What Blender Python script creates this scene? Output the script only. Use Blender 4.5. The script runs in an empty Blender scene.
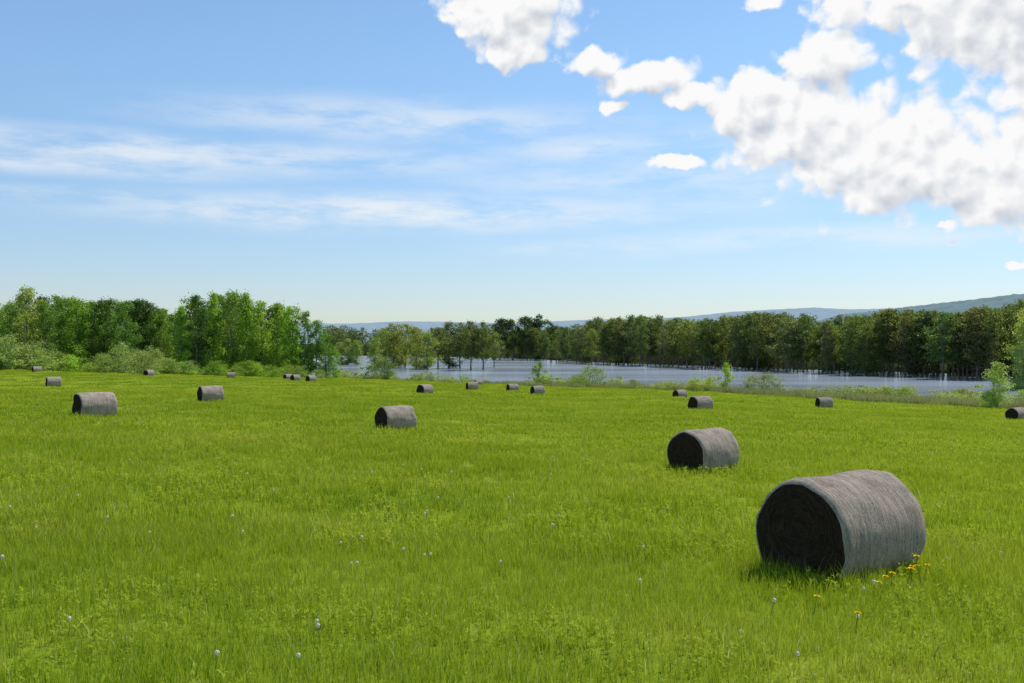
import bpy, math, random
import numpy as np
from mathutils import Vector, Matrix, noise as mnoise
rad = math.radians
random.seed(7)
RNG = np.random.default_rng(11)
scene = bpy.context.scene
COL = scene.collection
CAMZ = 11.0            # eye height above the river level (z = 0)
HZ = 341.5

# ------------------------------------------------------------------ helpers
def link(o):
    COL.objects.link(o); return o

def mesh_from(name, V, F, mats=(), mi=None, smooth=False, attrs=None):
    V = np.asarray(V, dtype=np.float32)
    if not isinstance(F, list): F = [F]
    F = [np.asarray(f, dtype=np.int32) for f in F if len(f)]
    me = bpy.data.meshes.new(name)
    me.vertices.add(len(V)); me.vertices.foreach_set('co', V.ravel())
    tot = sum(f.size for f in F)
    me.loops.add(tot); me.loops.foreach_set('vertex_index', np.concatenate([f.ravel() for f in F]))
    cnt = np.concatenate([np.full(len(f), f.shape[1], dtype=np.int32) for f in F])
    st = np.concatenate([[0], np.cumsum(cnt)[:-1]]).astype(np.int32)
    me.polygons.add(len(cnt)); me.polygons.foreach_set('loop_start', st)
    me.polygons.foreach_set('loop_total', cnt)
    for m in mats: me.materials.append(m)
    if mi is not None: me.polygons.foreach_set('material_index', np.asarray(mi, dtype=np.int32))
    me.polygons.foreach_set('use_smooth', np.full(len(cnt), smooth))
    if attrs:
        for k, a in attrs.items():
            at = me.attributes.new(k, 'FLOAT', 'POINT'); at.data.foreach_set('value', np.asarray(a, dtype=np.float32))
    me.update(calc_edges=True); me.validate()
    return me

class NT:
    def __init__(s, tree): s.t = tree; s.n = tree.nodes; s.l = tree.links
    def add(s, typ, **kw):
        nd = s.n.new(typ)
        for k, v in kw.items(): setattr(nd, k, v)
        return nd
    def put(s, sock, v):
        if v is None: return
        if isinstance(v, bpy.types.NodeSocket): s.l.new(v, sock)
        elif isinstance(v, (tuple, list)):
            v = tuple(v)
            n = len(sock.default_value)
            if len(v) < n: v = v + (1.0,)
            sock.default_value = v[:n]
        else: sock.default_value = v
    def m(s, op, a, b=None, c=None, clamp=False):
        nd = s.add('ShaderNodeMath', operation=op, use_clamp=clamp)
        for i, v in enumerate((a, b, c)): s.put(nd.inputs[i], v)
        return nd.outputs[0]
    def vm(s, op, a, b=None, out=0):
        nd = s.add('ShaderNodeVectorMath', operation=op)
        s.put(nd.inputs[0], a); s.put(nd.inputs[1], b)
        return nd.outputs[out]
    def noise(s, vec, scale=5, detail=2, rough=.5, out='Fac', dist=0):
        nd = s.add('ShaderNodeTexNoise')
        s.put(nd.inputs['Vector'], vec); nd.inputs['Scale'].default_value = scale
        nd.inputs['Detail'].default_value = detail; nd.inputs['Roughness'].default_value = rough
        nd.inputs['Distortion'].default_value = dist
        return nd.outputs[out]
    def mr(s, v, a, b, c=0., d=1., typ='SMOOTHSTEP'):
        nd = s.add('ShaderNodeMapRange', interpolation_type=typ)
        for k, x in zip((0, 1, 2, 3, 4), (v, a, b, c, d)): s.put(nd.inputs[k], x)
        return nd.outputs[0]
    def mix(s, f, a, b, blend='MIX'):
        nd = s.add('ShaderNodeMix', data_type='RGBA', blend_type=blend)
        s.put(nd.inputs[0], f); s.put(nd.inputs[6], a); s.put(nd.inputs[7], b)
        return nd.outputs[2]

def new_mat(name):
    m = bpy.data.materials.new(name); m.use_nodes = True
    m.node_tree.nodes.clear(); t = NT(m.node_tree)
    out = t.add('ShaderNodeOutputMaterial')
    return m, t, out.inputs['Surface']

# ------------------------------------------------------------------ terrain
BALES = [
 (840, 568, 100, 37, 1.06, 1.08), (703.5, 467, 45.5, 42, 1.05, 1.04), (395.5, 427, 28, 36, 1, 1), (95, 414.5, 27.5, 42, 1.10, 1.02),
 (210.5, 400, 18.5, 34, 1.0, 1), (700.5, 407, 15.5, 28, 1.05, 1.05), (680, 397, 10, 30, 1, 1), (824, 408, 12, 8, 1, 1),
 (1017, 420, 15, 30, 1, 1), (425, 393, 11.5, 48, 1, 1), (472, 388, 9, 20, 1, 1), (512.5, 391, 9, 25, 1, 1),
 (537.5, 394, 10, 25, 1, 1), (53.5, 389.5, 10.5, 34, 1.05, 1.03), (37, 373, 7.2, 40, 1.0, .95), (149, 376, 7.2, 60, 1, 1),
 (231, 378, 6.7, 20, 1, 1), (288, 379, 6.6, 45, 1, 1), (295.5, 380, 7, 50, 1, 1), (311, 381, 7.3, 48, 1, 1),
 (479, 383, 6.5, 25, 1, 1)]
binfo = []
for i, (px, row, hp, hd, ls_, ss_) in enumerate(BALES):
    d = 1390.0 / hp
    hide = 0.10 * 1000 / d if d > 25 else 0
    x = (px - 512) / 1000 * d
    z = -(row + hide - HZ) / 1000 * d
    binfo.append((x, d, z, hd, ls_, ss_))

def base_field(x, y):
    xc = np.clip(x, -220, 260)
    yy = np.clip(y, -30, 700)
    side = np.where(xc < 0, .037 * xc, .025 * xc)
    return -(2.7 + .038 * np.minimum(yy, 85) + .033 * np.maximum(yy - 85, 0) + side)

_bx = np.array([b[0] for b in binfo]); _by = np.array([b[1] for b in binfo]); _bz = np.array([b[2] for b in binfo])
_res = _bz - base_field(_bx, _by)
_s = .13 * _by + 1.0
def rs_far(u):
    return np.interp(u, [-1.5, -.35, -.15, -.02, .04, .1, .2, .3, .45, .6, 1.5],
                     [900, 900, 740, 660, 570, 480, 415, 362, 305, 285, 260])
def terrain(x, y):
    x = np.asarray(x, float); y = np.asarray(y, float)
    z = base_field(x, y)
    num = np.zeros_like(z); den = np.full_like(z, .25)
    for bx, by, r, s in zip(_bx, _by, _res, _s):
        w = np.exp(-((x - bx)**2 + (y - by)**2) / (2 * s * s)); num += w * r; den += w
    z = z + num / den
    z = z + .06 * np.sin(x * .35 + 1.3) * np.sin(y * .27) + .03 * np.sin(x * .9 + y * .7)
    z = np.where(z < -11, -11 + (z + 11) * 3, z)
    z = np.maximum(z, -12.6)
    u = x / np.maximum(y, 1e-3)
    r = np.where(y > 0, y, 0)
    k = np.clip((r - rs_far(u)) / 40, 0, 1)
    wob = .35 * np.sin(x * .05) * np.cos(y * .043)
    far = -12.6 + k * (2.3 + wob)
    return np.maximum(z, far) + CAMZ
def T(x, y): return float(terrain(np.array([x]), np.array([y]))[0])

def on_ground(px, row):
    d = np.geomspace(5, 400, 700); x = (px - 512) / 1000 * d
    hit = np.nonzero(CAMZ - (row - HZ) / 1000 * d <= terrain(x, d))[0]
    i = hit[0] if len(hit) else 0
    return float(x[i]), float(d[i])

# ------------------------------------------------------------------ materials
def field_color(t, pos):
    big = t.noise(pos, .03, 2, .6)
    mid = t.noise(t.vm('MULTIPLY', pos, (.13, .2, 1)), 1, 5, .72)
    c = t.mix(t.mr(big, .36, .66), (.225, .335, .018), (.285, .37, .022))
    c = t.mix(t.mr(mid, .49, .68, 0, .8), c, (.40, .425, .06))
    c = t.mix(t.mr(mid, .5, .33, 0, .65), c, (.135, .245, .016))
    return c

def mat_ground():
    m, t, out = new_mat('meadow_ground')
    geo = t.add('ShaderNodeNewGeometry'); pos = geo.outputs['Position']
    fine = t.noise(pos, 6, 3, .7)
    c2 = t.mix(t.mr(fine, .3, .75, .6, 0.25), field_color(t, pos), (.055, .08, .014))
    z = t.add('ShaderNodeSeparateXYZ'); t.put(z.inputs[0], pos)
    wet = t.mr(z.outputs[2], -.1, .6)
    c2 = t.mix(wet, (.05, .045, .03), c2)
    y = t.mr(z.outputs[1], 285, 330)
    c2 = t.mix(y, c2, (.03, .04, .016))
    b = t.add('ShaderNodeBump'); b.inputs['Strength'].default_value = .6; b.inputs['Distance'].default_value = .1
    t.put(b.inputs['Height'], fine)
    d = t.add('ShaderNodeBsdfDiffuse'); t.put(d.inputs[0], c2); t.put(d.inputs['Normal'], b.outputs[0])
    t.l.new(d.outputs[0], out); return m

def mat_grass(name, dry=False):
    m, t, out = new_mat(name)
    geo = t.add('ShaderNodeNewGeometry'); pos = geo.outputs['Position']
    rn = t.add('ShaderNodeAttribute', attribute_name='rnd').outputs['Fac']
    tn = t.add('ShaderNodeAttribute', attribute_name='tone').outputs['Fac']
    if dry:
        c = t.mix(rn, (.42, .37, .18), (.27, .34, .09))
    else:
        c = field_color(t, pos)
        c = t.mix(t.mr(rn, .0, .4, .75, 0), c, (.11, .23, .012))
        c = t.mix(t.mr(rn, .70, 1., 0, .8), c, (.50, .54, .09))
        c = t.mix(t.mr(rn, .96, .965), c, (.64, .56, .30))
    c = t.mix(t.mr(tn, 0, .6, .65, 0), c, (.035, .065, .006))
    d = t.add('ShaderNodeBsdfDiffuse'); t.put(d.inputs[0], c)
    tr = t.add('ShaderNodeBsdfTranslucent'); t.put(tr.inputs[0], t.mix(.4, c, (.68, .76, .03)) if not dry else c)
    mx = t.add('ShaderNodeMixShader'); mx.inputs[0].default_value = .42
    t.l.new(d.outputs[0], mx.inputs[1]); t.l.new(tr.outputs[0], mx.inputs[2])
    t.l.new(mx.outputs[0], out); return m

def mat_leaf():
    m, t, out = new_mat('leaf_foliage')
    oi = t.add('ShaderNodeObjectInfo')
    rn = t.add('ShaderNodeAttribute', attribute_name='rnd').outputs['Fac']
    k = t.m('MULTIPLY_ADD', rn, .8, .65)
    c = t.vm('SCALE', oi.outputs['Color']); t.put(t.n[-1].inputs['Scale'], k)
    c = t.mix(t.mr(rn, .7, 1, 0, .3), c, (.30, .35, .11))
    d = t.add('ShaderNodeBsdfDiffuse'); t.put(d.inputs[0], c)
    tr = t.add('ShaderNodeBsdfTranslucent'); t.put(tr.inputs[0], t.vm('MULTIPLY', c, (1.5, 1.6, .75)))
    mx = t.add('ShaderNodeMixShader'); mx.inputs[0].default_value = .47
    t.l.new(d.outputs[0], mx.inputs[1]); t.l.new(tr.outputs[0], mx.inputs[2])
    t.l.new(mx.outputs[0], out); return m

def mat_bark():
    m, t, out = new_mat('tree_bark')
    tc = t.add('ShaderNodeTexCoord').outputs['Object']
    n = t.noise(t.vm('MULTIPLY', tc, (6, 6, 1.2)), 1, 2, .7)
    d = t.add('ShaderNodeBsdfDiffuse'); t.put(d.inputs[0], t.mix(n, (.10, .085, .065), (.32, .28, .235)))
    t.l.new(d.outputs[0], out); return m

def mat_water():
    m, t, out = new_mat('river_water')
    geo = t.add('ShaderNodeNewGeometry'); pos = geo.outputs['Position']
    n1 = t.noise(t.vm('MULTIPLY', pos, (.12, .35, 1)), 1., 2, .5)
    n2 = t.noise(t.vm('MULTIPLY', pos, (.006, .022, 1)), 1., 2, .5)
    b = t.add('ShaderNodeBump'); b.inputs['Distance'].default_value = .3
    t.put(b.inputs['Strength'], t.mr(n2, .4, .62, .04, .14)); t.put(b.inputs['Height'], n1)
    p = t.add('ShaderNodeBsdfPrincipled')
    p.inputs['Base Color'].default_value = (.12, .145, .165, 1)
    p.inputs['Roughness'].default_value = .10; p.inputs['IOR'].default_value = 1.36
    t.put(p.inputs['Normal'], b.outputs[0])
    # pale blue diffuse stands in for high sky reflected by the ripples
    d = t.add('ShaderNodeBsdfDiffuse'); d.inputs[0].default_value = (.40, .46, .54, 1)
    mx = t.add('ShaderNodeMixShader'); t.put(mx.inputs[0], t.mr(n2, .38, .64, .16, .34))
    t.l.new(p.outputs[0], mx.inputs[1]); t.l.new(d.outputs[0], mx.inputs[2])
    t.l.new(mx.outputs[0], out); return m

def mat_hill(name, a, b):  # distance haze is painted into both base colours as a blue tint
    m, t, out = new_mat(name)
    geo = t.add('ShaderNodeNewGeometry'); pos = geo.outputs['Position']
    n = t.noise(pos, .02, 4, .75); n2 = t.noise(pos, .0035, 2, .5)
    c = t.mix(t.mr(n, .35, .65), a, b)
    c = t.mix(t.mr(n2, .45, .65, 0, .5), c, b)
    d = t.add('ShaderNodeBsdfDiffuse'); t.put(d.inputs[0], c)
    t.l.new(d.outputs[0], out); return m

def mat_bale_side():
    m, t, out = new_mat('weathered_net_wrapped_hay')
    tc = t.add('ShaderNodeTexCoord').outputs['Object']
    st = t.noise(t.vm('MULTIPLY', tc, (48, 2.2, 2.2)), 1, 4, .7)
    ax = t.noise(t.vm('MULTIPLY', tc, (9, 44, 44)), 1, 3, .7)
    fine = t.noise(t.vm('MULTIPLY', tc, (1.6, 1, 1)), 60, 3, .8)
    blot = t.noise(tc, 2.8, 5, .65)
    c = t.mix(t.mr(st, .32, .66), (.25, .195, .15), (.54, .445, .36))
    c = t.mix(t.mr(fine, .5, .68, 0, .65), c, (.78, .68, .57))
    c = t.mix(t.mr(fine, .47, .33, 0, .65), c, (.12, .088, .062))
    c = t.mix(t.mr(blot, .48, .68, 0, .5), c, (.22, .17, .13))
    c = t.mix(t.mr(ax, .59, .72, 0, .5), c, (.13, .095, .068))
    h = t.m('ADD', t.m('MULTIPLY', st, .9), t.m('MULTIPLY', fine, .8))
    b = t.add('ShaderNodeBump'); b.inputs['Strength'].default_value = .8; b.inputs['Distance'].default_value = .014
    t.put(b.inputs['Height'], h)
    d = t.add('ShaderNodeBsdfDiffuse'); t.put(d.inputs[0], c); t.put(d.inputs['Normal'], b.outputs[0]); d.inputs['Roughness'].default_value = .5
    t.l.new(d.outputs[0], out); return m

def mat_bale_end():
    m, t, out = new_mat('shade_dark_rolled_hay_end')  # weathered brown hay, with the shade on the ends put into the albedo
    tc = t.add('ShaderNodeTexCoord').outputs['Object']
    s = t.add('ShaderNodeSeparateXYZ'); t.put(s.inputs[0], tc)
    zz = t.m('SUBTRACT', s.outputs[2], .64)
    r = t.m('SQRT', t.m('ADD', t.m('MULTIPLY', s.outputs[1], s.outputs[1]), t.m('MULTIPLY', zz, zz)))
    cx = t.add('ShaderNodeCombineXYZ'); t.put(cx.inputs[0], t.m('MULTIPLY', r, 30)); t.put(cx.inputs[1], t.m('MULTIPLY', s.outputs[1], 5)); t.put(cx.inputs[2], t.m('MULTIPLY', zz, 5))
    rings = t.noise(cx.outputs[0], 1.3, 4, .65)
    fine = t.noise(tc, 50, 3, .8)
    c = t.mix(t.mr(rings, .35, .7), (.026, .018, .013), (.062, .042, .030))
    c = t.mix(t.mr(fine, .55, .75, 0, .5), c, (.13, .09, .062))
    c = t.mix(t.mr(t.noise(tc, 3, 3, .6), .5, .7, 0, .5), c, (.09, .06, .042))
    b = t.add('ShaderNodeBump'); b.inputs['Strength'].default_value = .7; b.inputs['Distance'].default_value = .012
    t.put(b.inputs['Height'], t.m('ADD', t.m('MULTIPLY', rings, .3), t.m('MULTIPLY', fine, .8)))
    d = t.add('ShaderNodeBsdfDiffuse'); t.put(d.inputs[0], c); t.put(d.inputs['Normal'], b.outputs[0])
    t.l.new(d.outputs[0], out); return m

def mat_plain(name, a, b=None, scale=40):
    m, t, out = new_mat(name)
    tc = t.add('ShaderNodeTexCoord').outputs['Object']
    c = t.mix(t.noise(tc, scale, 2, .6), a, b or a)
    d = t.add('ShaderNodeBsdfDiffuse'); t.put(d.inputs[0], c)
    t.l.new(d.outputs[0], out); return m

M_GROUND = mat_ground(); M_GRASS = mat_grass('meadow_grass_blades'); M_DRY = mat_grass('dry_reed_blades', True)
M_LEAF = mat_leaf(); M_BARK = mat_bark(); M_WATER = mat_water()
M_SIDE = mat_bale_side(); M_END = mat_bale_end()
M_STRAW = mat_plain('loose_grey_straw', (.20, .155, .115), (.66, .57, .46), 25)
M_STRAWD = mat_plain('loose_shade_dark_straw', (.03, .02, .014), (.13, .092, .064), 25)  # straw for the ends, darkened to go with their painted shade
M_STEM = mat_plain('dandelion_stem', (.10, .2, .03), (.2, .25, .06))
M_PUFF = mat_plain('dandelion_seed_fluff', (.85, .81, .68), (.72, .68, .56))
M_YEL = mat_plain('dandelion_petals', (.9, .72, .01), (.88, .58, .01), 90)

# ------------------------------------------------------------------ ground sheet
def polar(nr, na, r0, r1):
    r = np.geomspace(r0, r1, nr); a = np.linspace(-math.pi, math.pi, na, endpoint=False)
    A, R = np.meshgrid(a, r)
    return R * np.sin(A), R * np.cos(A), nr, na
def gridfaces(nr, na, closed):
    i = np.arange(nr - 1)[:, None]; j = np.arange(na if closed else na - 1)[None, :]
    jn = (j + 1) % na
    f = np.stack([i * na + j + 0 * jn, i * na + jn, (i + 1) * na + jn, (i + 1) * na + j], -1).reshape(-1, 4)
    return f[:, ::-1]
X, Y, nr, na = polar(260, 480, 1.0, 14000)
V = np.c_[X.ravel(), Y.ravel(), terrain(X.ravel(), Y.ravel())]
V = np.vstack([V, [[0, 0, T(0, 0)]]])
cap = np.array([[len(V) - 1, (j + 1) % na, j] for j in range(na)])
me = mesh_from('ground', V, [gridfaces(nr, na, True), cap[:, ::-1]], [M_GROUND], smooth=True)
g = link(bpy.data.objects.new('ground', me)); g['kind'] = 'structure'
if me.polygons[1000].normal.z < 0: me.flip_normals()
xs = np.linspace(-1500, 1500, 31); ys = np.linspace(60, 1500, 25)
XX, YY = np.meshgrid(xs, ys)
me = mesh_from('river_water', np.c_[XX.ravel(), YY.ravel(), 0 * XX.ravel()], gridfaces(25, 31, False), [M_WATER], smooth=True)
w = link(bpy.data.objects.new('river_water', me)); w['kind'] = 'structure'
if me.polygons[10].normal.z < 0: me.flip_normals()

def hills(name, us, rows, d0, mat, depth, seed, a0, a1):
    NA, NR = 420, 40
    a = np.linspace(a0, a1, NA); V = []
    for k in range(NR):
        f = k / (NR - 1); dd = d0 + (f - .5) * 2 * depth
        for aa in a:
            u = math.tan(aa); top = (HZ - np.interp(u, us, rows)) / 1000 * d0
            n = mnoise.fractal(Vector((aa * 9 + seed, f * 1.2, 0)), 1, 2, 3)
            n2 = mnoise.fractal(Vector((aa * 220 + seed, f * 25, 3)), 1, 2, 3)
            h = (top + CAMZ) * (math.sin(math.pi * min(1, f * 1.02)) ** .8 if f < 1 else 0)
            h *= 1 + .05 * n
            h += n2 * 4
            V.append((u * dd, dd, h - 6 * (1 - math.sin(math.pi * f))))
    me = mesh_from(name, V, gridfaces(NR, NA, False), [mat], smooth=True)
    me.flip_normals() if me.polygons[100].normal.z < 0 else None
    o = link(bpy.data.objects.new(name, me)); o['kind'] = 'structure'
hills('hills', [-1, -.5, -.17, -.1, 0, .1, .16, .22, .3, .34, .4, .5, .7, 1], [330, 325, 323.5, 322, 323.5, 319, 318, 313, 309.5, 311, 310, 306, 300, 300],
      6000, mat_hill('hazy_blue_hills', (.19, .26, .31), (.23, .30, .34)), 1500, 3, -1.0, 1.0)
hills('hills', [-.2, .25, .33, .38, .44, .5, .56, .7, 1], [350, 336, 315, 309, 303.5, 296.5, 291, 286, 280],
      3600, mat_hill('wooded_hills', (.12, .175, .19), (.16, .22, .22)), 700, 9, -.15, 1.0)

# ------------------------------------------------------------------ grass
def tuft(name, radius, nb, hmin, hmax, wid, mat, seed, lean=.5, rlo=0., rhi=1.):
    r = np.random.default_rng(seed)
    a = r.uniform(0, 6.283, nb); rr = radius * np.sqrt(r.uniform(0, 1, nb))
    px, py = rr * np.cos(a), rr * np.sin(a)
    h = (hmin + (hmax - hmin) * r.uniform(0, 1, nb) ** 1.3) * (1 - .2 * (rr / radius) ** 2); th = r.uniform(0, 6.283, nb)
    la = r.uniform(0, 6.283, nb); ln = h * r.uniform(.1, lean, nb)
    w = wid * r.uniform(.6, 1.3, nb)
    wx, wy = np.cos(th) * w / 2, np.sin(th) * w / 2
    lx, ly = np.cos(la) * ln, np.sin(la) * ln
    z0 = -.03
    P = [np.c_[px - wx, py - wy, np.full(nb, z0)], np.c_[px + wx, py + wy, np.full(nb, z0)],
         np.c_[px + wx * .8 + lx * .3, py + wy * .8 + ly * .3, h * .55], np.c_[px - wx * .8 + lx * .3, py - wy * .8 + ly * .3, h * .55],
         np.c_[px + lx, py + ly, h]]
    V = np.stack(P, 1).reshape(-1, 3)
    b = np.arange(nb) * 5
    q = np.c_[b, b + 1, b + 2, b + 3]; t3 = np.c_[b + 3, b + 2, b + 4]
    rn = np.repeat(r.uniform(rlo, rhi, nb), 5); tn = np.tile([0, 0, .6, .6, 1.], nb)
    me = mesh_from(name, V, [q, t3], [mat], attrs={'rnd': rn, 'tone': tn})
    return bpy.data.objects.new(name, me)

def weed(name, nplants, radius, leaf, mat, seed, nb, h0, h1, wd):
    g_ = tuft(name, radius * 1.2, nb, h0, h1, wd, mat, seed + 1)
    n0 = len(g_.data.vertices); co = np.zeros(n0 * 3, np.float32); g_.data.vertices.foreach_get('co', co)
    b0 = np.arange(n0 // 5) * 5
    r = np.random.default_rng(seed); V = []; F = []; rn = []
    for p in range(nplants):
        a = r.uniform(0, 6.28); q = radius * math.sqrt(r.uniform()); cx, cy = q * math.cos(a), q * math.sin(a)
        hh = r.uniform(.08, .26); tone = r.uniform(.74, .93)
        for k in range(r.integers(8, 15)):
            z = hh * r.uniform(.35, 1); t = r.uniform(0, 6.28); ln = leaf * r.uniform(.6, 1.2) ; w = ln * .2
            dx, dy = math.cos(t), math.sin(t); up = r.uniform(.1, .9) * ln; b = len(V) + n0
            V += [(cx, cy, z), (cx + dx * ln * .5 - dy * w, cy + dy * ln * .5 + dx * w, z + up * .6), (cx + dx * ln, cy + dy * ln, z + up * .9), (cx + dx * ln * .5 + dy * w, cy + dy * ln * .5 - dx * w, z + up * .6)]
            F.append((b, b + 1, b + 2, b + 3)); rn += [tone + r.uniform(-.06, .02)] * 4
    rb = np.repeat(r.uniform(0, 1, n0 // 5), 5); tb = np.tile([0, 0, .6, .6, 1.], n0 // 5)
    me = mesh_from(name, np.vstack([co.reshape(-1, 3), np.array(V)]), [np.vstack([np.c_[b0, b0 + 1, b0 + 2, b0 + 3], np.array(F)]), np.c_[b0 + 3, b0 + 2, b0 + 4]], [mat],
                   attrs={'rnd': np.r_[rb, rn], 'tone': np.r_[tb, np.ones(len(V))]})
    g_.data = me
    return g_

def scatter_tree(gname, coll):
    ng = bpy.data.node_groups.new(gname, 'GeometryNodeTree')
    ng.interface.new_socket('Geometry', in_out='INPUT', socket_type='NodeSocketGeometry')
    ng.interface.new_socket('Geometry', in_out='OUTPUT', socket_type='NodeSocketGeometry')
    n = ng.nodes; l = ng.links
    gi = n.new('NodeGroupInput'); go = n.new('NodeGroupOutput')
    ci = n.new('GeometryNodeCollectionInfo'); ci.inputs['Collection'].default_value = coll
    ci.inputs['Separate Children'].default_value = True; ci.inputs['Reset Children'].default_value = True
    ip = n.new('GeometryNodeInstanceOnPoints'); ip.inputs['Pick Instance'].default_value = True
    def na_(nm, ty):
        a = n.new('GeometryNodeInputNamedAttribute'); a.data_type = ty; a.inputs['Name'].default_value = nm
        return [o for o in a.outputs if o.enabled and o.name == 'Attribute'][0]
    l.new(gi.outputs[0], ip.inputs['Points']); l.new(ci.outputs[0], ip.inputs['Instance'])
    l.new(na_('idx', 'INT'), ip.inputs['Instance Index']); l.new(na_('rot', 'FLOAT_VECTOR'), ip.inputs['Rotation'])
    l.new(na_('scl', 'FLOAT'), ip.inputs['Scale'])
    l.new(ip.outputs[0], go.inputs[0])
    return ng

def scatter(name, pts, idx, scl, tufts, label):
    coll = bpy.data.collections.new(name + '_sources')
    for o in tufts: coll.objects.link(o)
    n = len(pts)
    me = bpy.data.meshes.new(name); me.vertices.add(n)
    me.vertices.foreach_set('co', np.asarray(pts, np.float32).ravel())
    a = me.attributes.new('idx', 'INT', 'POINT'); a.data.foreach_set('value', np.asarray(idx, np.int32))
    a = me.attributes.new('scl', 'FLOAT', 'POINT'); a.data.foreach_set('value', np.asarray(scl, np.float32))
    a = me.attributes.new('rot', 'FLOAT_VECTOR', 'POINT')
    rot = np.zeros((n, 3), np.float32); rot[:, 2] = RNG.uniform(0, 6.28, n); a.data.foreach_set('vector', rot.ravel())
    me.materials.append(tufts[0].data.materials[0])
    o = link(bpy.data.objects.new(name, me)); o['kind'] = 'stuff'; o['label'] = label; o['category'] = 'grass'
    md = o.modifiers.new('scatter', 'NODES'); md.node_group = scatter_tree(name + '_scatter', coll)
    return o

specs = [(.26, 105, .05, .26, .0058), (.55, 165, .06, .26, .0115), (1.1, 240, .07, .25, .023), (2.6, 260, .07, .24, .055)]
tufts = []
NVAR = 6
for zi, (r_, nb, h0, h1, wd) in enumerate(specs):
    for v in range(4):
        tufts.append(tuft('grass_tuft_%02d' % (zi * NVAR + v), r_, nb if v < 3 else nb // 4, h0, h1 * (1 if v < 3 else 1.6), wd * (1 if v < 3 else .7), M_GRASS, 100 + zi * 4 + v, lean=.55 if v < 3 else .35, rlo=0 if v < 3 else .6))
    tufts.append(weed('grass_tuft_%02d' % (zi * NVAR + 4), [5, 14, 30, 70][zi], r_ * .8, [.045, .06, .09, .14][zi], M_GRASS, 200 + zi, nb * 2 // 3, h0, h1, wd))
    tufts.append(tuft('grass_tuft_%02d' % (zi * NVAR + 5), r_ * .8, nb * 3 // 4, h0, h1 * 1.3, wd * 1.1, M_GRASS, 230 + zi, lean=.7, rlo=0.05, rhi=.32))
zones = [(6.2, 17, .078, 0), (15, 42, .42, 1), (38, 115, 2.0, 2), (105, 300, 15, 3)]
def vnoise(x, y, s, seed):
    x = x / s; y = y / s; xi = np.floor(x).astype(int); yi = np.floor(y).astype(int); fx = x - xi; fy = y - yi
    def h(a, b): return ((np.sin(a * 127.1 + b * 311.7 + seed * 74.7) * 43758.5453) % 1)
    fx = fx * fx * (3 - 2 * fx); fy = fy * fy * (3 - 2 * fy)
    return (h(xi, yi) * (1 - fx) + h(xi + 1, yi) * fx) * (1 - fy) + (h(xi, yi + 1) * (1 - fx) + h(xi + 1, yi + 1) * fx) * fy
P_, I_, S_ = [], [], []
for d0, d1, ap, zi in zones:
    cs = math.sqrt(ap); gx, gy = np.meshgrid(np.arange(-.58 * d1, .58 * d1, cs), np.arange(d0, d1, cs))
    x = gx.ravel() + RNG.uniform(-.45, .45, gx.size) * cs; y = gy.ravel() + RNG.uniform(-.45, .45, gx.size) * cs
    kp = np.abs(x) < .58 * y + .4; x, y = x[kp], y[kp]
    z = terrain(x, y)
    ok = z > .15
    for (bx, by, bz, bh, l1, s1) in binfo:
        if by < 60:
            h = rad(bh); lx = (x - bx) * math.cos(h) + (y - by) * math.sin(h); ly = -(x - bx) * math.sin(h) + (y - by) * math.cos(h)
            m_ = specs[zi][0] if zi else .08
            ok &= ~((abs(lx) < .75 + m_ * .3) & (abs(ly) < .36 + m_ * .3))
    x, y, z = x[ok], y[ok], z[ok]
    P_.append(np.c_[x, y, z]); n = len(x)
    v = RNG.choice(3, n)
    w1 = vnoise(x, y, 2.2, 1) * .6 + vnoise(x, y, .8, 2) * .4; w2 = vnoise(x, y, 3.1, 5) * .6 + vnoise(x, y, 1.1, 6) * .4; u_ = RNG.uniform(0, 1, n)
    v = np.where((w1 > .60) & (u_ < .5), 4, v); v = np.where((w2 > .58) & (u_ > .45), 5, v)
    I_.append(zi * NVAR + v)
    pat = vnoise(x, y, 1.5, 9) * .5 + vnoise(x, y, 6, 10) * .5
    S_.append(RNG.uniform(.75, 1.25, n) * (.75 + .5 * pat))
    ex = RNG.uniform(0, 1, n) < .16       # taller seeding stalks on top
    P_.append(np.c_[x, y, z][ex]); I_.append(np.full(ex.sum(), zi * NVAR + 3)); S_.append(RNG.uniform(.7, 1.15, ex.sum()))
for bi in (0, 1, 2, 3):
    bx, by, bz, bh, l1, s1 = binfo[bi]; h = rad(bh); k = 70 if bi == 0 else 50
    side = RNG.integers(0, 4, k)
    lx = np.where(side < 2, RNG.uniform(-.95, .95, k), np.where(side == 2, -1, 1) * RNG.uniform(.92, 1.02, k))
    ly = np.where(side < 2, np.where(side == 0, -1, 1) * RNG.uniform(.40, .56, k), RNG.uniform(-.5, .5, k))
    x = bx + lx * math.cos(h) - ly * math.sin(h); y = by + lx * math.sin(h) + ly * math.cos(h)
    P_.append(np.c_[x, y, terrain(x, y)]); I_.append(RNG.choice([0, 1, 3, 5], k)); S_.append(RNG.uniform(.7, 1.0, k))
scatter('grass', np.vstack(P_), np.concatenate(I_), np.concatenate(S_), tufts, 'bright green meadow grass covering the sloping field')

rt = [tuft('reed_tuft_%02d' % i, 1.4, 170, .5, 1.6, .06, M_DRY, 300 + i, .35) for i in range(3)]
n = 22000
y = RNG.uniform(110, 330, n); x = RNG.uniform(-.3, .6, n) * y; z = terrain(x, y)
lim = .5 + .6 * (.5 + .5 * np.sin(x * .11 + 1)) * (x / y > .0) + .6 * (x / y > .3)
ok = (z > -.25) & (z < lim) & (RNG.uniform(0, 1, n) < np.where(x / y > .05, .5, .22))
x, y, z = x[ok], y[ok], z[ok]
scatter('reeds', np.c_[x, y, z], RNG.integers(0, 3, len(x)), RNG.uniform(.5, 1.1, len(x)), rt, 'dry tan reeds and rank grass along the river bank')

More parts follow.
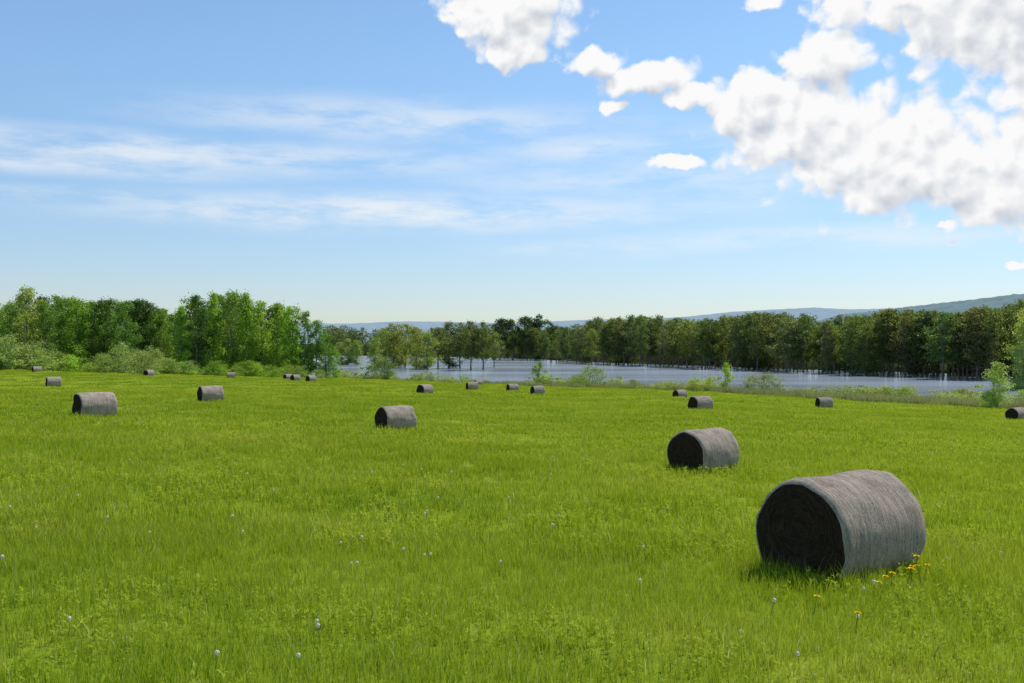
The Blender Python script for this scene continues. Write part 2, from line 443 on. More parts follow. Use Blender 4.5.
# ------------------------------------------------------------------ trees
def tube(pts, rads, k=6):
    pts = np.array(pts, float); V = []; n = len(pts)
    for i in range(n):
        d = pts[min(i + 1, n - 1)] - pts[max(i - 1, 0)]; d /= np.linalg.norm(d) + 1e-9
        up = np.array([1, 0, 0]) if abs(d[2]) > .7 else np.array([0, 0, 1])
        a = np.cross(d, up); a /= np.linalg.norm(a); b = np.cross(d, a)
        for j in range(k):
            t = 2 * math.pi * j / k; V.append(pts[i] + rads[i] * (math.cos(t) * a + math.sin(t) * b))
    return np.array(V), gridfaces(n, k, True)

def tree_meshes(nm, seed, H, R, cb, ncl, nleaf, ls, conic=0., stems=1, clr=.3, tr=1., rag=.36):
    r = np.random.default_rng(seed)
    TV, TF, off = [], [], 0
    def addt(p, q):
        nonlocal off
        v, f = tube(p, q, 5); TV.append(v); TF.append(f + off); off += len(v)
    tops = []
    for s in range(stems):
        a = r.uniform(0, 6.28); sp = 0 if stems == 1 else R * .35
        pts = []
        for i in range(7):
            f = i / 6; pts.append((math.cos(a) * sp * f + r.normal(0, .02 * H * f), math.sin(a) * sp * f + r.normal(0, .02 * H * f), f * H * .9 - .3 * (i == 0)))
        r0 = .014 * H / math.sqrt(stems) * tr
        addt(pts, [r0 * (1.25 if i == 0 else 1) * (1 - .88 * i / 6) for i in range(7)]); tops.append(np.array(pts))
    C = []
    for c in range(ncl):
        f = (c + r.uniform(0, 1)) / ncl
        zc = H * (cb + (1 - cb) * (f * .93 + .02))
        e = math.sqrt(max(.05, 1 - (2 * (f - .38)) ** 2 * .62))
        if conic > .6: e = max(.12, (1 - f) ** .7)
        a = r.uniform(0, 6.28); q = R * e * r.uniform(.2, .98)
        cc = np.array([math.cos(a) * q, math.sin(a) * q, zc]); cs = R * clr * r.uniform(.5, 1.45) * (.6 + .4 * e)
        C.append((cc, cs))
        if c % 2: continue
        st = tops[r.integers(0, stems)]
        zb = max(cb * H * .6, zc - q * r.uniform(.5, 1.1)); k = np.clip(zb / (H * .9) * 6, 0, 5.99); i0 = int(k)
        b = st[i0] + (st[i0 + 1] - st[i0]) * (k - i0)
        mid = (b + cc) / 2 + r.normal(0, .03 * R, 3); mid[2] -= .05 * R
        addt([b, mid, cc], [.0045 * H, .003 * H, .001 * H])
    wts = np.array([c[1] ** 2 for c in C]); wts /= wts.sum()
    ci = r.choice(len(C), nleaf, p=wts)
    cen = np.array([C[i][0] for i in ci]); rad_ = np.array([C[i][1] for i in ci])
    d = r.normal(0, 1, (nleaf, 3)); d /= np.linalg.norm(d, axis=1)[:, None]
    rr = rad_ * np.abs(r.normal(.8, rag, nleaf))
    P = cen + d * rr[:, None] * np.array([1, 1, .75])
    P[:, 2] = np.clip(P[:, 2], cb * H * .5 + .05, H * 1.03)
    nrm = d + r.normal(0, .7, (nleaf, 3)) + np.array([0, 0, .4]); nrm /= np.linalg.norm(nrm, axis=1)[:, None]
    t = np.cross(nrm, r.normal(0, 1, (nleaf, 3))); t /= np.linalg.norm(t, axis=1)[:, None]
    b = np.cross(nrm, t); s = (ls * r.uniform(.5, 1.25, nleaf))[:, None]
    LV = np.stack([P - t * s * .5, P + b * s * .32 - t * .1 * s, P + t * s * .5, P - b * s * .32 + t * .1 * s], 1).reshape(-1, 3)
    F = np.arange(nleaf * 4).reshape(-1, 4)
    ctone = r.uniform(0, 1, len(C)); rn = np.repeat(np.clip(.4 * ctone[ci] + .6 * r.uniform(0, 1, nleaf), 0, 1), 4)
    crown = mesh_from(nm + '_crown', LV, F, [M_LEAF], attrs={'rnd': rn})
    trunk = mesh_from(nm + '_trunk', np.vstack(TV), np.vstack(TF), [M_BARK], smooth=True)
    return dict(trunk=trunk, crown=crown, H=H, R=R, LV=LV, rn=rn, TV=np.vstack(TV), TF=np.vstack(TF))

K = {}
for i in range(4): K['broad%d' % i] = tree_meshes('broad%d' % i, 20 + i, 17, 4.4, .06, 64, 6000, .42, clr=.25, rag=.40)
for i in range(2): K['poplar%d' % i] = tree_meshes('poplar%d' % i, 40 + i, 17, 3.3, .06, 46, 4400, .41, conic=.65, clr=.32, rag=.40)
for i in range(5): K['flood%d' % i] = tree_meshes('flood%d' % i, 60 + i, 21, 4.8, .25, 84, 4400, .54, stems=1 + i % 3, clr=.23, tr=1.0, rag=.46)
for i in range(2): K['dark%d' % i] = tree_meshes('dark%d' % i, 80 + i, 21, 5.0, .30, 40, 3400, .70, clr=.30)
for i in range(3): K['shrub%d' % i] = tree_meshes('shrub%d' % i, 90 + i, 4, 2.3, .0, 42, 3400, .19, stems=4, clr=.28, rag=.42)
for i in range(3): K['scrub%d' % i] = tree_meshes('scrub%d' % i, 110 + i, 3, 2.8, .0, 26, 1500, .22, stems=5, clr=.19, rag=.55)
K['sapling0'] = tree_meshes('sapling0', 97, 6, 2.1, .07, 32, 3000, .23, stems=3, clr=.28, rag=.42)

def place(kind, x, y, height, color, name, cat, label, group, wid=1.0, z=None):
    v = K[kind]; s = height / v['H']
    root = bpy.data.objects.new(name, None); root.empty_display_size = .5
    if z is None: z = max(T(x, y), -1.2) - .05
    root.location = (x, y, z); root.rotation_euler = (0, 0, random.uniform(0, 6.28)); root.scale = (s * wid, s * wid, s)
    link(root); root['label'] = label; root['category'] = cat
    if group: root['group'] = group
    for part in ('trunk', 'crown'):
        o = link(bpy.data.objects.new('trunk' if part == 'trunk' else ('foliage' if cat == 'shrub' else 'crown'), v[part])); o.parent = root
        if part == 'trunk' and cat == 'shrub': o.name = 'stems'
        o.color = (*color, 1)
    return root

def jit(c, k=.2):
    f = random.uniform(1 - k, 1 + k); return (c[0] * f * random.uniform(.9, 1.1), c[1] * f, c[2] * f * random.uniform(.85, 1.15))
def top_to_h(row, d, zb): return (HZ - row) / 1000 * d + CAMZ - zb

BRIGHT = (.245, .365, .06); MIDG = (.155, .245, .055); DARK = (.08, .135, .04); PALE = (.28, .35, .12); YEL = (.26, .295, .09); FAR = (.16, .195, .075)
front = [(-30, 288, 'broad1', PALE), (-8, 300, 'broad2', MIDG), (10, 300, 'broad0', PALE), (27, 283, 'broad1', PALE), (45, 300, 'broad2', MIDG), (60, 295, 'broad3', MIDG),
 (76, 296, 'broad0', BRIGHT), (92, 299, 'broad2', MIDG), (108, 296, 'broad3', DARK), (122, 299, 'broad1', MIDG), (137, 298, 'dark0', DARK),
 (150, 300, 'broad2', DARK), (164, 306, 'broad0', MIDG), (181, 303, 'poplar0', BRIGHT), (196, 292, 'broad3', DARK), (213, 287, 'poplar1', BRIGHT),
 (232, 287, 'broad1', MIDG), (246, 290, 'poplar0', BRIGHT), (262, 298, 'broad0', BRIGHT), (278, 299, 'poplar1', BRIGHT), (292, 303, 'broad3', BRIGHT),
 (305, 309, 'broad2', MIDG), (316, 318, 'broad0', MIDG), (326, 332, 'broad1', MIDG), (334, 346, 'broad2', BRIGHT)]
LAB = {PALE: 'pale green tree in young leaf at the meadow edge', MIDG: 'mid-green leafy tree at the meadow edge',
       BRIGHT: 'bright green tree at the meadow edge', DARK: 'dark green tree in the wood edge behind the meadow'}
for px, row, kd, c in front:
    d = np.interp(px, [0, 330], [222, 262]) + random.uniform(-4, 6); x = (px - 512) / 1000 * d
    place(kd, x, d, top_to_h(row, d, T(x, d)), jit(c, .12), 'tree', 'tree', LAB[c], 'trees along the edge of the meadow', random.uniform(.8, 1.05))
for i in range(37):
    px = -35 + i * 9. + random.uniform(-4, 4); d = np.interp(px, [0, 330], [240, 282]) + random.uniform(0, 22); x = (px - 512) / 1000 * d
    row = np.interp(px, [0, 30, 60, 120, 170, 200, 240, 270, 300, 330], [299, 292, 297, 298, 303, 294, 292, 300, 309, 332]) + random.uniform(-4, 10)
    c = random.choice([MIDG, DARK, MIDG, BRIGHT])
    place('broad%d' % (i % 4), x, d, top_to_h(row, d, T(x, d)), jit(c), 'tree', 'tree', LAB[c], 'trees along the edge of the meadow', random.uniform(.7, 1.1))
ug = 'shrubs in front of the wood'
for i in range(64):
    px = -30 + i * 5.8 + random.uniform(-4, 4); d = np.interp(px, [0, 330, 350], [212, 250, 262]) + random.uniform(-3, 7); x = (px - 512) / 1000 * d
    h = random.uniform(1.6, 4.2) * (1.3 if (px < 60 or 95 < px < 160) else 1)
    if px > 300: h *= .7
    pale = px < 60 or 95 < px < 160 or random.random() < .2
    place(('shrub%d' if random.random() < .6 else 'scrub%d') % (i % 3), x, d, h, jit((.26, .33, .11) if pale else BRIGHT, .25), 'shrub', 'shrub',
          'pale green willow shrub before the wood' if pale else 'green shrub before the wood', ug, random.uniform(1., 1.7))
for px, row, w_ in [(8, 334, 1.2), (36, 342, 1.1), (124, 342, 1.2), (150, 346, .9)]:
    d = 216; x = (px - 512) / 1000 * d
    place('shrub1', x, d, top_to_h(row, d, T(x, d)), (.26, .32, .12), 'shrub', 'shrub', 'large pale willow shrub at the meadow edge', ug, w_)
fl = 'trees standing in the flooded river'
for px, row in [(340, 341), (348, 337), (356, 339), (375, 336), (384, 327), (394, 321), (405, 322), (416, 325), (427, 330), (438, 326), (449, 319), (460, 321), (471, 319), (483, 320), (494, 330)]:
    d = random.uniform(385, 430) if px > 360 else 470; x = (px - 512) / 1000 * d
    c = YEL if px < 430 else (.15, .185, .065)
    place('broad%d' % random.randrange(4) if px < 430 else random.choice(['flood0', 'flood1', 'flood3', 'broad1']), x, d, top_to_h(row, d, -.6), jit(c, .12), 'tree', 'tree',
          'yellow-green willow standing in flood water' if c is YEL else 'olive-green tree standing in flood water', fl, random.uniform(1.0, 1.35), z=-.8)
for px, row in [(500, 317), (513, 318), (527, 315), (540, 314), (551, 321), (563, 326)]:
    d = 590; x = (px - 512) / 1000 * d
    place('dark%d' % random.randrange(2), x, d, top_to_h(row, d, -.6), jit((.085, .125, .055), .15), 'tree', 'tree', 'tall dark tree with spreading flat crown by the river', fl, 1.15, z=-.8)
prof_x = [335, 360, 420, 480, 560, 600, 640, 700, 760, 800, 860, 890, 930, 960, 1000, 1024, 1080]
prof_r = [325, 327, 328, 326, 327, 318, 315, 318, 312, 314, 315, 307, 308, 311, 304, 298, 294]
px = 500
while px < 1085:
    u = (px - 512) / 1000; d = float(rs_far(u)) * random.uniform(.94, 1.03); x = u * d
    row = np.interp(px, prof_x, prof_r) + random.choice([-2, -1, 0, 1, 3, 5, 8, 12]) + random.uniform(-1.5, 1.5)
    kd = 'flood%d' % random.randrange(5) if random.random() < .85 else 'broad%d' % random.randrange(4)
    c = random.choice([FAR, FAR, (.18, .19, .085), (.14, .19, .065), YEL, (.12, .165, .06)])
    place(kd, x, d, top_to_h(row, d, -.6), jit(c, .12), 'tree', 'tree', 'tree with bare trunk standing on the flooded far bank' if c is not YEL else 'yellow-green tree on the flooded far bank',
          fl, random.uniform(.8, 1.3), z=max(T(x, d) - .1, -.8))
    px += random.uniform(2.4, 6.0) * (1.0 if px < 850 else 1.2)
def wood(name, items, label, col, skip=2):
    LV, RN, TV, TF, o1, o2 = [], [], [], [], 0, 0
    for kd, x, y, h, w_ in items:
        v = K[kd]; s = h / v['H']; a = random.uniform(0, 6.28)
        R_ = np.array([[math.cos(a), -math.sin(a), 0], [math.sin(a), math.cos(a), 0], [0, 0, 1]])
        z = max(T(x, y), -.8)
        sel = v['LV'].reshape(-1, 4, 3)[::skip]
        cen = sel.mean(1, keepdims=True); sel = (cen + (sel - cen) * 1.5).reshape(-1, 3)
        LV.append((sel @ R_.T) * np.array([s * w_, s * w_, s]) + np.array([x, y, z]))
        RN.append(v['rn'].reshape(-1, 4)[::skip].ravel() * random.uniform(.4, 1))
        TV.append((v['TV'][:35] @ R_.T) * s + np.array([x, y, z])); TF.append(v['TF'][:30] + o2); o2 += 35
    LV = np.vstack(LV); TV = np.vstack(TV); F1 = np.arange(len(LV)).reshape(-1, 4); F2 = np.vstack(TF) + len(LV)
    me = mesh_from(name, np.vstack([LV, TV]), [F1, F2], [M_LEAF, M_BARK], mi=np.r_[np.zeros(len(F1)), np.ones(len(F2))],
                   attrs={'rnd': np.r_[np.concatenate(RN), np.zeros(len(TV))]})
    o = link(bpy.data.objects.new(name, me)); o['kind'] = 'stuff'; o['label'] = label; o['category'] = 'wood'; o.color = (*col, 1)
it = []
for i in range(250):
    px = random.uniform(325, 1110) if i < 180 else random.uniform(325, 580); u = (px - 512) / 1000; d = float(rs_far(u)) * random.uniform(1.03, 1.25); x = u * d
    row = np.interp(px, prof_x, prof_r) + random.uniform(-1, 7)
    it.append((random.choice(['flood0', 'flood1', 'flood2', 'flood3', 'flood4']), x, d, top_to_h(row, d, .5), random.uniform(1.1, 1.6)))
wood('woodland', it, 'distant dark olive woodland on the far bank of the river', (.14, .175, .07), 4)
it = []
for i in range(50):
    px = random.uniform(-45, 290); u = (px - 512) / 1000; d = random.uniform(285, 330); x = u * d
    row = np.interp(px, [0, 60, 170, 240, 300], [303, 303, 309, 301, 318]) + random.uniform(0, 8)
    it.append(('broad%d' % random.randrange(4), x, d, top_to_h(row, d, T(x, d)), 1.3))
wood('woodland', it, 'dense green wood behind the meadow', (.09, .16, .045), 4)
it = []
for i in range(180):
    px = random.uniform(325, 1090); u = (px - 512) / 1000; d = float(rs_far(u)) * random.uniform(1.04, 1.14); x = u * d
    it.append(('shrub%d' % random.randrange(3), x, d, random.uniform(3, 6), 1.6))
wood('brushwood', it, 'brush coloured dark for the shade beneath the far bank trees', (.055, .065, .032), 5)  # colour darkened to stand in for shade among the trunks

nb_ = 'shrubs along the near river bank'
for px, base, top, kd, c, wd, lab in [
 (538, 386, 360, 'sapling0', (.22, .31, .07), .95, 'small green sapling on the river bank'),
 (592, 391, 365, 'shrub0', (.22, .29, .09), 1.2, 'rounded green bush on the river bank'),
 (577, 390, 374, 'shrub2', (.20, .26, .08), 1.3, 'low green bush on the river bank'),
 (618, 389, 375, 'scrub1', (.26, .30, .10), 1.2, 'low thin bush on the river bank'),
 (727, 394, 361, 'sapling0', (.32, .42, .05), .8, 'bright yellow-green sapling beside a grey bush'),
 (713, 394, 376, 'shrub2', (.36, .42, .07), 1.3, 'bright yellow-green low bush on the river bank'),
 (752, 397, 375, 'shrub1', (.26, .30, .15), 1.3, 'grey-green rounded bush on the river bank'),
 (768, 397, 372, 'shrub0', (.26, .29, .16), 1.25, 'grey-green rounded bush on the river bank'),
 (696, 392, 377, 'shrub1', (.34, .40, .07), 1.4, 'low yellow-green bush on the river bank'),
 (860, 403, 387, 'scrub1', (.36, .38, .14), 2., 'low straggly olive bush on the river bank'),
 (885, 404, 385, 'shrub0', (.32, .33, .14), 1.8, 'low straggly olive bush on the river bank'),
 (910, 405, 385, 'shrub2', (.33, .33, .14), 1.7, 'low straggly olive bush on the river bank'),
 (940, 406, 389, 'scrub1', (.34, .38, .14), 2., 'low straggly olive bush on the river bank'),
 (386, 378, 358, 'shrub1', (.13, .18, .055), .9, 'green bush at the water edge'),
 (372, 378, 363, 'scrub0', (.14, .20, .06), 1.3, 'green bush at the water edge'),
 (997, 413, 360, 'sapling0', (.34, .42, .15), 1.1, 'young light-green tree at the field edge'),
 (990, 413, 388, 'shrub0', (.32, .40, .13), 1.1, 'light green bush at the foot of a young tree')]:
    d = {413: 138}.get(base, None)
    if d is None:
        u = (px - 512) / 1000; d = 120
        while d < 330 and T(u * d, d) > .35: d += 1
    x = (px - 512) / 1000 * d
    place(kd, x, d, max(1.5, top_to_h(top, d, T(x, d))), c, 'shrub' if kd != 'sapling0' else 'sapling', 'shrub' if kd != 'sapling0' else 'small tree', lab, nb_, wd)
for i in range(90):
    px = random.choice([random.uniform(325, 430), random.uniform(430, 700), random.uniform(780, 1040), random.uniform(640, 1040)])
    u = (px - 512) / 1000; d = 120; lim = random.uniform(-.1, .7)
    while d < 330 and T(u * d, d) > lim: d += 1
    place(('scrub%d' if i % 3 else 'shrub%d') % (i % 3), u * d, d, random.uniform(.9, 2.9), jit((.28, .33, .11), .25), 'shrub', 'shrub', 'low scrubby bush on the river bank', nb_, random.uniform(1.2, 2.2))
for px, row, d in [(1030, 304, 232), (1044, 295, 236), (1062, 300, 230), (1023, 340, 226)]:
    x = (px - 512) / 1000 * d
    place('broad%d' % random.randrange(4), x, d, top_to_h(row, d, max(T(x, d), -.8)), jit((.30, .35, .12), .1), 'tree', 'tree', 'light green leafy tree at the water edge', fl, .95, z=max(T(x, d), -.8))

# ------------------------------------------------------------------ bales
def bale_meshes(seed, straws):
    R, L = .71, 1.6
    NT_, NX = 112, 34
    ts = np.linspace(0, 2 * math.pi, NT_, endpoint=False)
    prof = []
    SH = .12
    for i in range(NX + 1):
        f = i / NX; x = (f - .5) * L
        e = max(0, abs(x) - (L / 2 - SH)) / SH
        prof.append((x if e == 0 else math.copysign(L / 2 - SH + SH * math.sin(e * math.pi / 2 * .999), x), R - .075 * (1 - math.sqrt(max(0, 1 - e * e * .94)))))
    V = []
    def wob(x, t, rr):
        n = mnoise.fractal(Vector((x * 1.3 + seed, math.cos(t) * 1.2, math.sin(t) * 1.2)), 1, 2, 3) * .040
        n += mnoise.noise(Vector((x * 20 + seed, math.cos(t) * .8, math.sin(t) * .8))) * .009
        n += mnoise.noise(Vector((x * 14, math.cos(t) * 12, math.sin(t) * 12 + seed))) * .007
        return n
    def sag(y, z):
        z2 = z
        if z < -R * .66: z2 = -R * .66 + (z + R * .66) * .30
        k = 1 + .055 * (-z / R)
        return y * k, z2 * (.97 if z > 0 else 1)
    for x, rr in prof:
        for t in ts:
            q = rr + wob(x, t, rr); y, z = sag(q * math.cos(t), q * math.sin(t))
            ex = .05 * mnoise.noise(Vector((math.cos(t) * 1.5 + seed, math.sin(t) * 1.5, x))) * (abs(x) / .8) ** 4
            V.append((x + ex, y, z))
    V = np.array(V); F = gridfaces(NX + 1, NT_, True)
    zmin = V[:, 2].min(); V[:, 2] -= zmin
    F2 = []; mi = [0] * len(F); SV = []
    r = np.random.default_rng(seed); nv = len(V)
    for s in range(straws):
        x = r.uniform(-L / 2 + .02, L / 2 - .02)
        t = r.uniform(-.4, math.pi + .4) if s % 5 else r.uniform(0, 6.28)
        a = r.normal(0, .45); ln = r.uniform(.02, .10); lift = r.uniform(.001, .014)
        dt = math.cos(a) * ln / R / 2; dx = math.sin(a) * ln / 2; w_ = r.uniform(.001, .0024)
        base = R + wob(x, t, R) - (.02 if abs(x) > L / 2 - .08 else 0)
        pts = []
        for sg, lf in ((-1, .0), (1, lift)):
            q = base + lf + .002; tt = t + sg * dt; y, z = sag(q * math.cos(tt), q * math.sin(tt)); pts.append((x + sg * dx, y, z - zmin))
        SV += [(pts[0][0] - w_, pts[0][1], pts[0][2]), (pts[0][0] + w_, pts[0][1], pts[0][2]), (pts[1][0] + w_ * .6, pts[1][1], pts[1][2]), (pts[1][0] - w_ * .6, pts[1][1], pts[1][2])]
        F2.append((nv, nv + 1, nv + 2, nv + 3)); nv += 4; mi.append(1)
    if straws: V = np.vstack([V, SV]); F = np.vstack([F, F2])
    side = mesh_from('bale_side', V, F, [M_SIDE, M_STRAW], mi=mi, smooth=True)
    if side.polygons[NT_ * 10 + 28].normal.z < 0: side.flip_normals()
    ends = []
    NR_ = 26
    for sgn in (-1, 1):
        rim = V[:NT_] if sgn < 0 else V[NX * NT_:(NX + 1) * NT_]
        cen = rim.mean(0); E = []
        for k in range(NR_ + 1):
            f = 1 - k / (NR_ + .6)
            for j in range(NT_):
                p = cen + (rim[j] - cen) * f
                bx = (.022 * mnoise.noise(Vector((p[1] * 6, p[2] * 6, seed))) + .010 * mnoise.noise(Vector((p[1] * 22, p[2] * 22, seed))) + .035 * (1 - f * f)) * (0 if k == 0 else 1)
                E.append((p[0] + sgn * bx, p[1], p[2]))
        E = np.array(E); Fe = gridfaces(NR_ + 1, NT_, True)
        E = np.vstack([E, [E[-NT_:].mean(0)]]); b = NR_ * NT_
        cp = np.array([[b + j, b + (j + 1) % NT_, len(E) - 1] for j in range(NT_)])
        Fq, Fc = Fe, cp[:, ::-1]
        sv = []; sf = []; nv = len(E)
        for s in range(straws // 4):
            a = r.uniform(0, 6.28); q = .64 * math.sqrt(r.uniform(0, 1)); ln = r.uniform(.02, .08); b_ = a + math.pi / 2 + r.normal(0, .6)
            y0, z0 = math.cos(a) * q, math.sin(a) * q * .95 + cen[2]; w_ = r.uniform(.0015, .003)
            x0 = cen[0] + sgn * .02; x1 = cen[0] + sgn * r.uniform(.03, .06)
            y1, z1 = y0 + math.cos(b_) * ln, z0 + math.sin(b_) * ln
            sv += [(x0, y0, z0 - w_), (x0, y0, z0 + w_), (x1, y1, z1 + w_), (x1, y1, z1 - w_)]; sf.append((nv, nv + 1, nv + 2, nv + 3)); nv += 4
        fl_ = [Fq] + ([np.array(sf)] if sf else []) + [Fc]
        if sv: E = np.vstack([E, sv])
        mi = np.r_[np.zeros(len(Fq)), np.ones(len(sf)), np.zeros(len(Fc))]
        em = mesh_from('bale_end', E, fl_, [M_END, M_STRAWD], mi=mi, smooth=True)
        if em.polygons[NT_ * 5].normal.x * sgn < 0: em.flip_normals()
        ends.append(em)
    return side, ends
B_near = [bale_meshes(5, 4800), bale_meshes(17, 2000)]
B_far = [bale_meshes(31, 0), bale_meshes(44, 0)]
for i, (x, y, z, hd, l1, s1) in enumerate(binfo):
    side, ends = B_near[i] if i < 2 else B_far[i % 2]
    root = link(bpy.data.objects.new('hay_bale', None)); root.empty_display_size = .5
    root.location = (x, y, T(x, y) - .03); root.rotation_euler = (0, 0, rad(hd)); root.scale = (s1 * l1, s1, s1)
    root['category'] = 'hay bale'; root['group'] = 'round hay bales scattered over the meadow'
    root['label'] = {0: 'large weathered grey round hay bale with yellow dandelions at its foot',
                     1: 'weathered grey round hay bale with dark end showing',
                     2: 'grey round hay bale lying on its side in the meadow'}.get(i, 'small weathered grey round hay bale in the meadow')
    if i in (17, 18, 19): root['label'] = 'dark round hay bale in a close row of three'
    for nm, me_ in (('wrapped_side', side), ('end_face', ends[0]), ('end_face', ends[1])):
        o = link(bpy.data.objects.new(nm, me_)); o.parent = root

# ------------------------------------------------------------------ dandelions
def flower_meshes():
    v, f = tube([(0, 0, -.02), (.01, 0, .09), (.015, .01, .17)], [.003, .0025, .002], 5)
    stem = mesh_from('dandelion_stem', v, f, [M_STEM], smooth=True)
    r = np.random.default_rng(3); n = 200
    d = r.normal(0, 1, (n, 3)); d /= np.linalg.norm(d, axis=1)[:, None]; c = np.array([.015, .01, .185])
    t = np.cross(d, r.normal(0, 1, (n, 3))); t /= np.linalg.norm(t, axis=1)[:, None]; b = np.cross(d, t)
    P = c + d * .019 * r.uniform(.6, 1.1, n)[:, None]; s = .0035
    V = np.stack([P - t * s, P - b * s, P + t * s, P + b * s], 1).reshape(-1, 3)
    puff = mesh_from('dandelion_puff', V, np.arange(n * 4).reshape(-1, 4), [M_PUFF])
    n = 90; V = []; F = []
    for i in range(n):
        a = 2.399 * i; q = i / n; L_ = .008 + .018 * q; el = (1 - q) * 1.3 + .08
        dr = np.array([math.cos(a) * math.cos(el), math.sin(a) * math.cos(el), math.sin(el)]); sd = np.array([-math.sin(a), math.cos(a), 0]) * .003
        c0 = np.array([.015, .01, .17]); V += [c0 - sd * .4, c0 + sd * .4, c0 + dr * L_ + sd, c0 + dr * L_ - sd]; F.append((4 * i, 4 * i + 1, 4 * i + 2, 4 * i + 3))
    yel = mesh_from('dandelion_flower', np.array(V), np.array(F), [M_YEL])
    return stem, puff, yel
stem, puff, yel = flower_meshes()
def dand(x, y, yellow, s):
    root = link(bpy.data.objects.new('dandelion', None)); root.empty_display_size = .1
    root.location = (x, y, T(x, y)); root.rotation_euler = (random.uniform(-.15, .15), random.uniform(-.15, .15), random.uniform(0, 6.28)); root.scale = (s, s, s)
    root['category'] = 'dandelion'; root['group'] = 'dandelions in the meadow'
    root['label'] = 'yellow dandelion flower in the grass by a bale' if yellow else 'white dandelion seed head in the meadow grass'
    for nm, m_ in (('stem', stem), ('flower_head' if yellow else 'seed_head', yel if yellow else puff)):
        o = link(bpy.data.objects.new(nm, m_)); o.parent = root
for px, row in [(68, 642), (216, 680), (320, 650), (300, 681), (152, 545), (745, 655), (873, 602), (866, 606), (854, 636), (800, 676), (36, 540), (232, 530), (668, 520), (488, 490), (340, 556), (560, 530), (640, 600), (430, 570), (310, 478), (320, 640), (770, 622)]:
    x, y = on_ground(px, row); dand(x, y, False, random.uniform(1.0, 1.35))
for i in range(95):
    px, row = random.uniform(5, 1020), 412 + 170 * random.random() ** 1.6
    if 650 < px < 930 and 420 < row < 590: continue
    x, y = on_ground(px, row); dand(x, y, False, random.uniform(1.0, 1.4))
for px, row in [(884, 597), (891, 594), (912, 583), (918, 578), (924, 582), (906, 590), (921, 589), (878, 602), (856, 640), (812, 622), (910, 594)]:
    x, y = on_ground(px, row); dand(x, y, True, random.uniform(1.3, 1.8))

# ------------------------------------------------------------------ sky & light
EL, AZ = rad(57), rad(50)
W = bpy.data.worlds.new('World'); scene.world = W; W.use_nodes = True
W.node_tree.nodes.clear(); t = NT(W.node_tree)
def az_el(px, py):
    a = math.atan((px - 512) / 1000); return a, math.atan((HZ - py) / 1000 * math.cos(a))
CUM = [(512, 10, 64, 38), (472, 24, 28, 16), (520, 50, 28, 18), (592, 62, 34, 13), (648, 78, 48, 15), (694, 95, 26, 9), (614, 103, 10, 7),
       (765, 95, 42, 24), (825, 60, 40, 24), (745, 122, 34, 20), (810, 130, 84, 44), (890, 158, 100, 50), (990, 175, 75, 48),
       (890, 2, 70, 20), (990, 8, 95, 50), (1050, 60, 60, 60), (765, 2, 20, 8), (680, 162, 24, 8), (936, 222, 12, 4), (1018, 264, 9, 3)]
CIR = [(130, 152, 330, 14, .72), (60, 165, 160, 8, .6), (395, 213, 240, 15, .88), (60, 193, 110, 6, .5), (400, 122, 190, 18, .62), (590, 150, 80, 14, .6), (600, 182, 130, 12, .5),
       (820, 238, 190, 10, .55), (600, 247, 90, 8, .45), (700, 175, 100, 38, .5)]
def cloud_group(name, hi):
    gr = bpy.data.node_groups.new(name, 'ShaderNodeTree')
    gr.interface.new_socket('Vector', in_out='INPUT', socket_type='NodeSocketVector')
    gr.interface.new_socket('Density', in_out='OUTPUT', socket_type='NodeSocketFloat')
    q = NT(gr); gi = q.add('NodeGroupInput').outputs[0]; go = q.add('NodeGroupOutput')
    wn = q.noise(gi, 24, 4 if hi else 2, .55, out='Color')
    p = q.vm('ADD', gi, q.vm('MULTIPLY', q.vm('SUBTRACT', wn, (.5, .5, .5)), (.04, .036, 0))); cur = None
    for cx, cy, rx, ry in CUM:
        a, e = az_el(cx, cy)
        ln = q.vm('LENGTH', q.vm('MULTIPLY', q.vm('SUBTRACT', p, (a, e, 0)), (1000 / rx, 1000 / ry, 0)), out=1)
        cur = ln if cur is None else q.m('MINIMUM', cur, ln)
    f1 = q.noise(gi, 24, 8 if hi else 3, .58)
    vo = q.add('ShaderNodeTexVoronoi', feature='F1', voronoi_dimensions='2D'); q.put(vo.inputs['Vector'], p); vo.inputs['Scale'].default_value = 48
    D = q.m('MULTIPLY', q.m('SUBTRACT', 1.16, cur), 2.6)
    D = q.m('MINIMUM', q.m('MAXIMUM', D, -1.5), 1.8)
    D = q.m('MULTIPLY_ADD', q.m('SUBTRACT', f1, .5), 3.6, D)
    D = q.m('MULTIPLY_ADD', q.m('SUBTRACT', .42, vo.outputs['Distance']), 1.5, D)
    q.l.new(D, go.inputs[0])
    return gr
g_hi, g_lo = cloud_group('cloud_density', True), cloud_group('cloud_density_coarse', False)
tc = t.add('ShaderNodeTexCoord').outputs['Generated']
nv = t.vm('NORMALIZE', tc); s = t.add('ShaderNodeSeparateXYZ'); t.put(s.inputs[0], nv)
az = t.m('ARCTAN2', s.outputs[0], s.outputs[1]); el = t.m('ARCSINE', s.outputs[2])
cv = t.add('ShaderNodeCombineXYZ'); t.put(cv.inputs[0], az); t.put(cv.inputs[1], el); pv = cv.outputs[0]
def dens(v, gt):
    g_ = t.add('ShaderNodeGroup'); g_.node_tree = gt; t.put(g_.inputs[0], v); return g_.outputs[0]
d0 = dens(pv, g_hi); d1 = dens(t.vm('ADD', pv, (-.005, .015, 0)), g_lo)
alpha = t.mr(d0, -.25, .95)
lit = t.m('MULTIPLY_ADD', t.m('SUBTRACT', d0, d1), .30, .88)
thick = t.mr(d1, .8, 3.2, .0, .28)
gry = t.m('MULTIPLY', t.mr(az, .36, .5), t.mr(el, .2, .3)); gry = t.m('MULTIPLY', gry, .28)
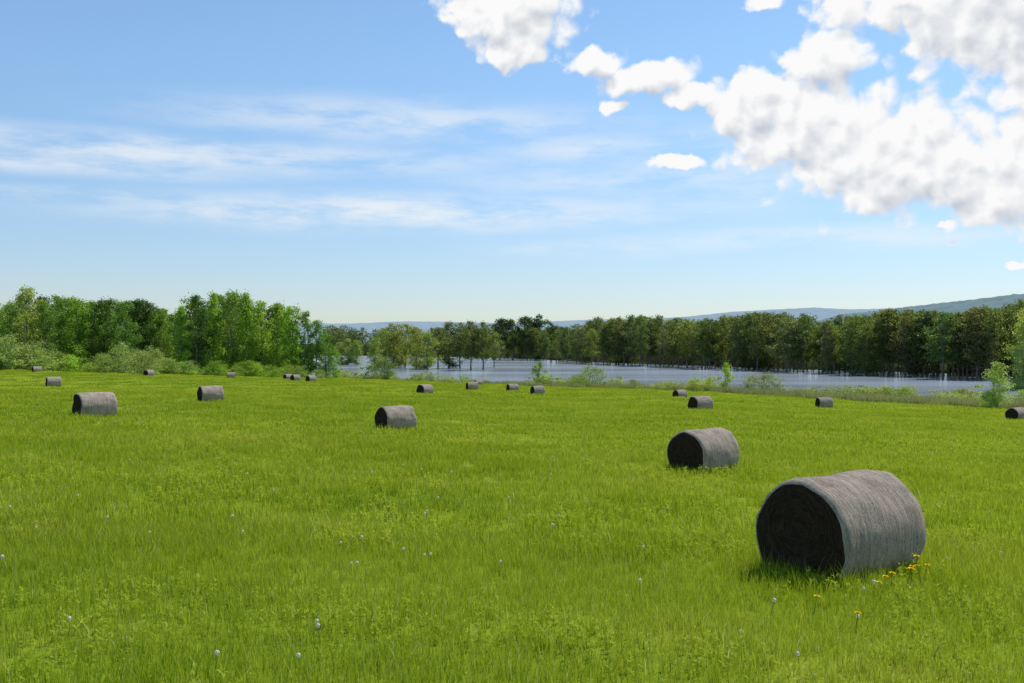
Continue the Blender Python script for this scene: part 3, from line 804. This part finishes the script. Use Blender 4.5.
lit = t.m('SUBTRACT', t.m('SUBTRACT', lit, thick), gry, clamp=True)
ccol = t.mix(lit, (5.2, 5.7, 6.5), (9.6, 9.6, 9.6))
cirv = t.vm('ADD', pv, t.vm('MULTIPLY', t.vm('SUBTRACT', t.noise(pv, 6, 2, .5, out='Color'), (.5, .5, .5)), (.04, .016, 0)))
cm = None
for cx, cy, rx, ry, st in CIR:
    a, e = az_el(cx, cy)
    ln = t.vm('LENGTH', t.vm('MULTIPLY', t.vm('SUBTRACT', cirv, (a, e, 0)), (1000 / rx, 1000 / ry, 0)), out=1)
    k = t.mr(ln, 1.9, .0, 0, st)
    cm = k if cm is None else t.m('MAXIMUM', cm, k)
cn = t.noise(t.vm('MULTIPLY', cirv, (9, 42, 1)), 1, 6, .62)
ca = t.m('MULTIPLY', cm, t.mr(cn, .30, .64), clamp=True)
sky = t.add('ShaderNodeTexSky', sky_type='NISHITA'); sky.sun_disc = False
sky.sun_elevation = EL; sky.sun_rotation = AZ; sky.altitude = 100; sky.air_density = 1.0; sky.dust_density = .3; sky.ozone_density = 2.0
tint = t.mix(t.mr(el, .0, .3), (.97, 1.05, 1.24), (1.30, 1.48, 1.54))
sc_ = t.vm('MULTIPLY', sky.outputs[0], tint)
col = t.mix(ca, sc_, (8.8, 9.1, 9.3)); col = t.mix(alpha, col, ccol)
bg = t.add('ShaderNodeBackground'); t.put(bg.inputs[0], col); bg.inputs[1].default_value = .1
wo = t.add('ShaderNodeOutputWorld'); t.l.new(bg.outputs[0], wo.inputs[0])
W.cycles.sampling_method = 'NONE'

sd = bpy.data.lights.new('sun', 'SUN'); sd.energy = 4.9; sd.angle = rad(.55); sd.color = (1, .95, .87)
so = link(bpy.data.objects.new('sun', sd)); S = Vector((math.sin(AZ) * math.cos(EL), math.cos(AZ) * math.cos(EL), math.sin(EL)))
so.rotation_euler = S.to_track_quat('Z', 'Y').to_euler(); so.location = (0, 0, 60)

cd = bpy.data.cameras.new('camera'); co = link(bpy.data.objects.new('camera', cd)); scene.camera = co
co.location = (0, 0, CAMZ); co.rotation_euler = (rad(90), 0, 0); cd.sensor_width = 36; cd.lens = 36 * 1000 / 1024
cd.clip_start = .1; cd.clip_end = 30000
scene.view_settings.view_transform = 'Standard'; scene.view_settings.look = 'None'; scene.view_settings.exposure = 0
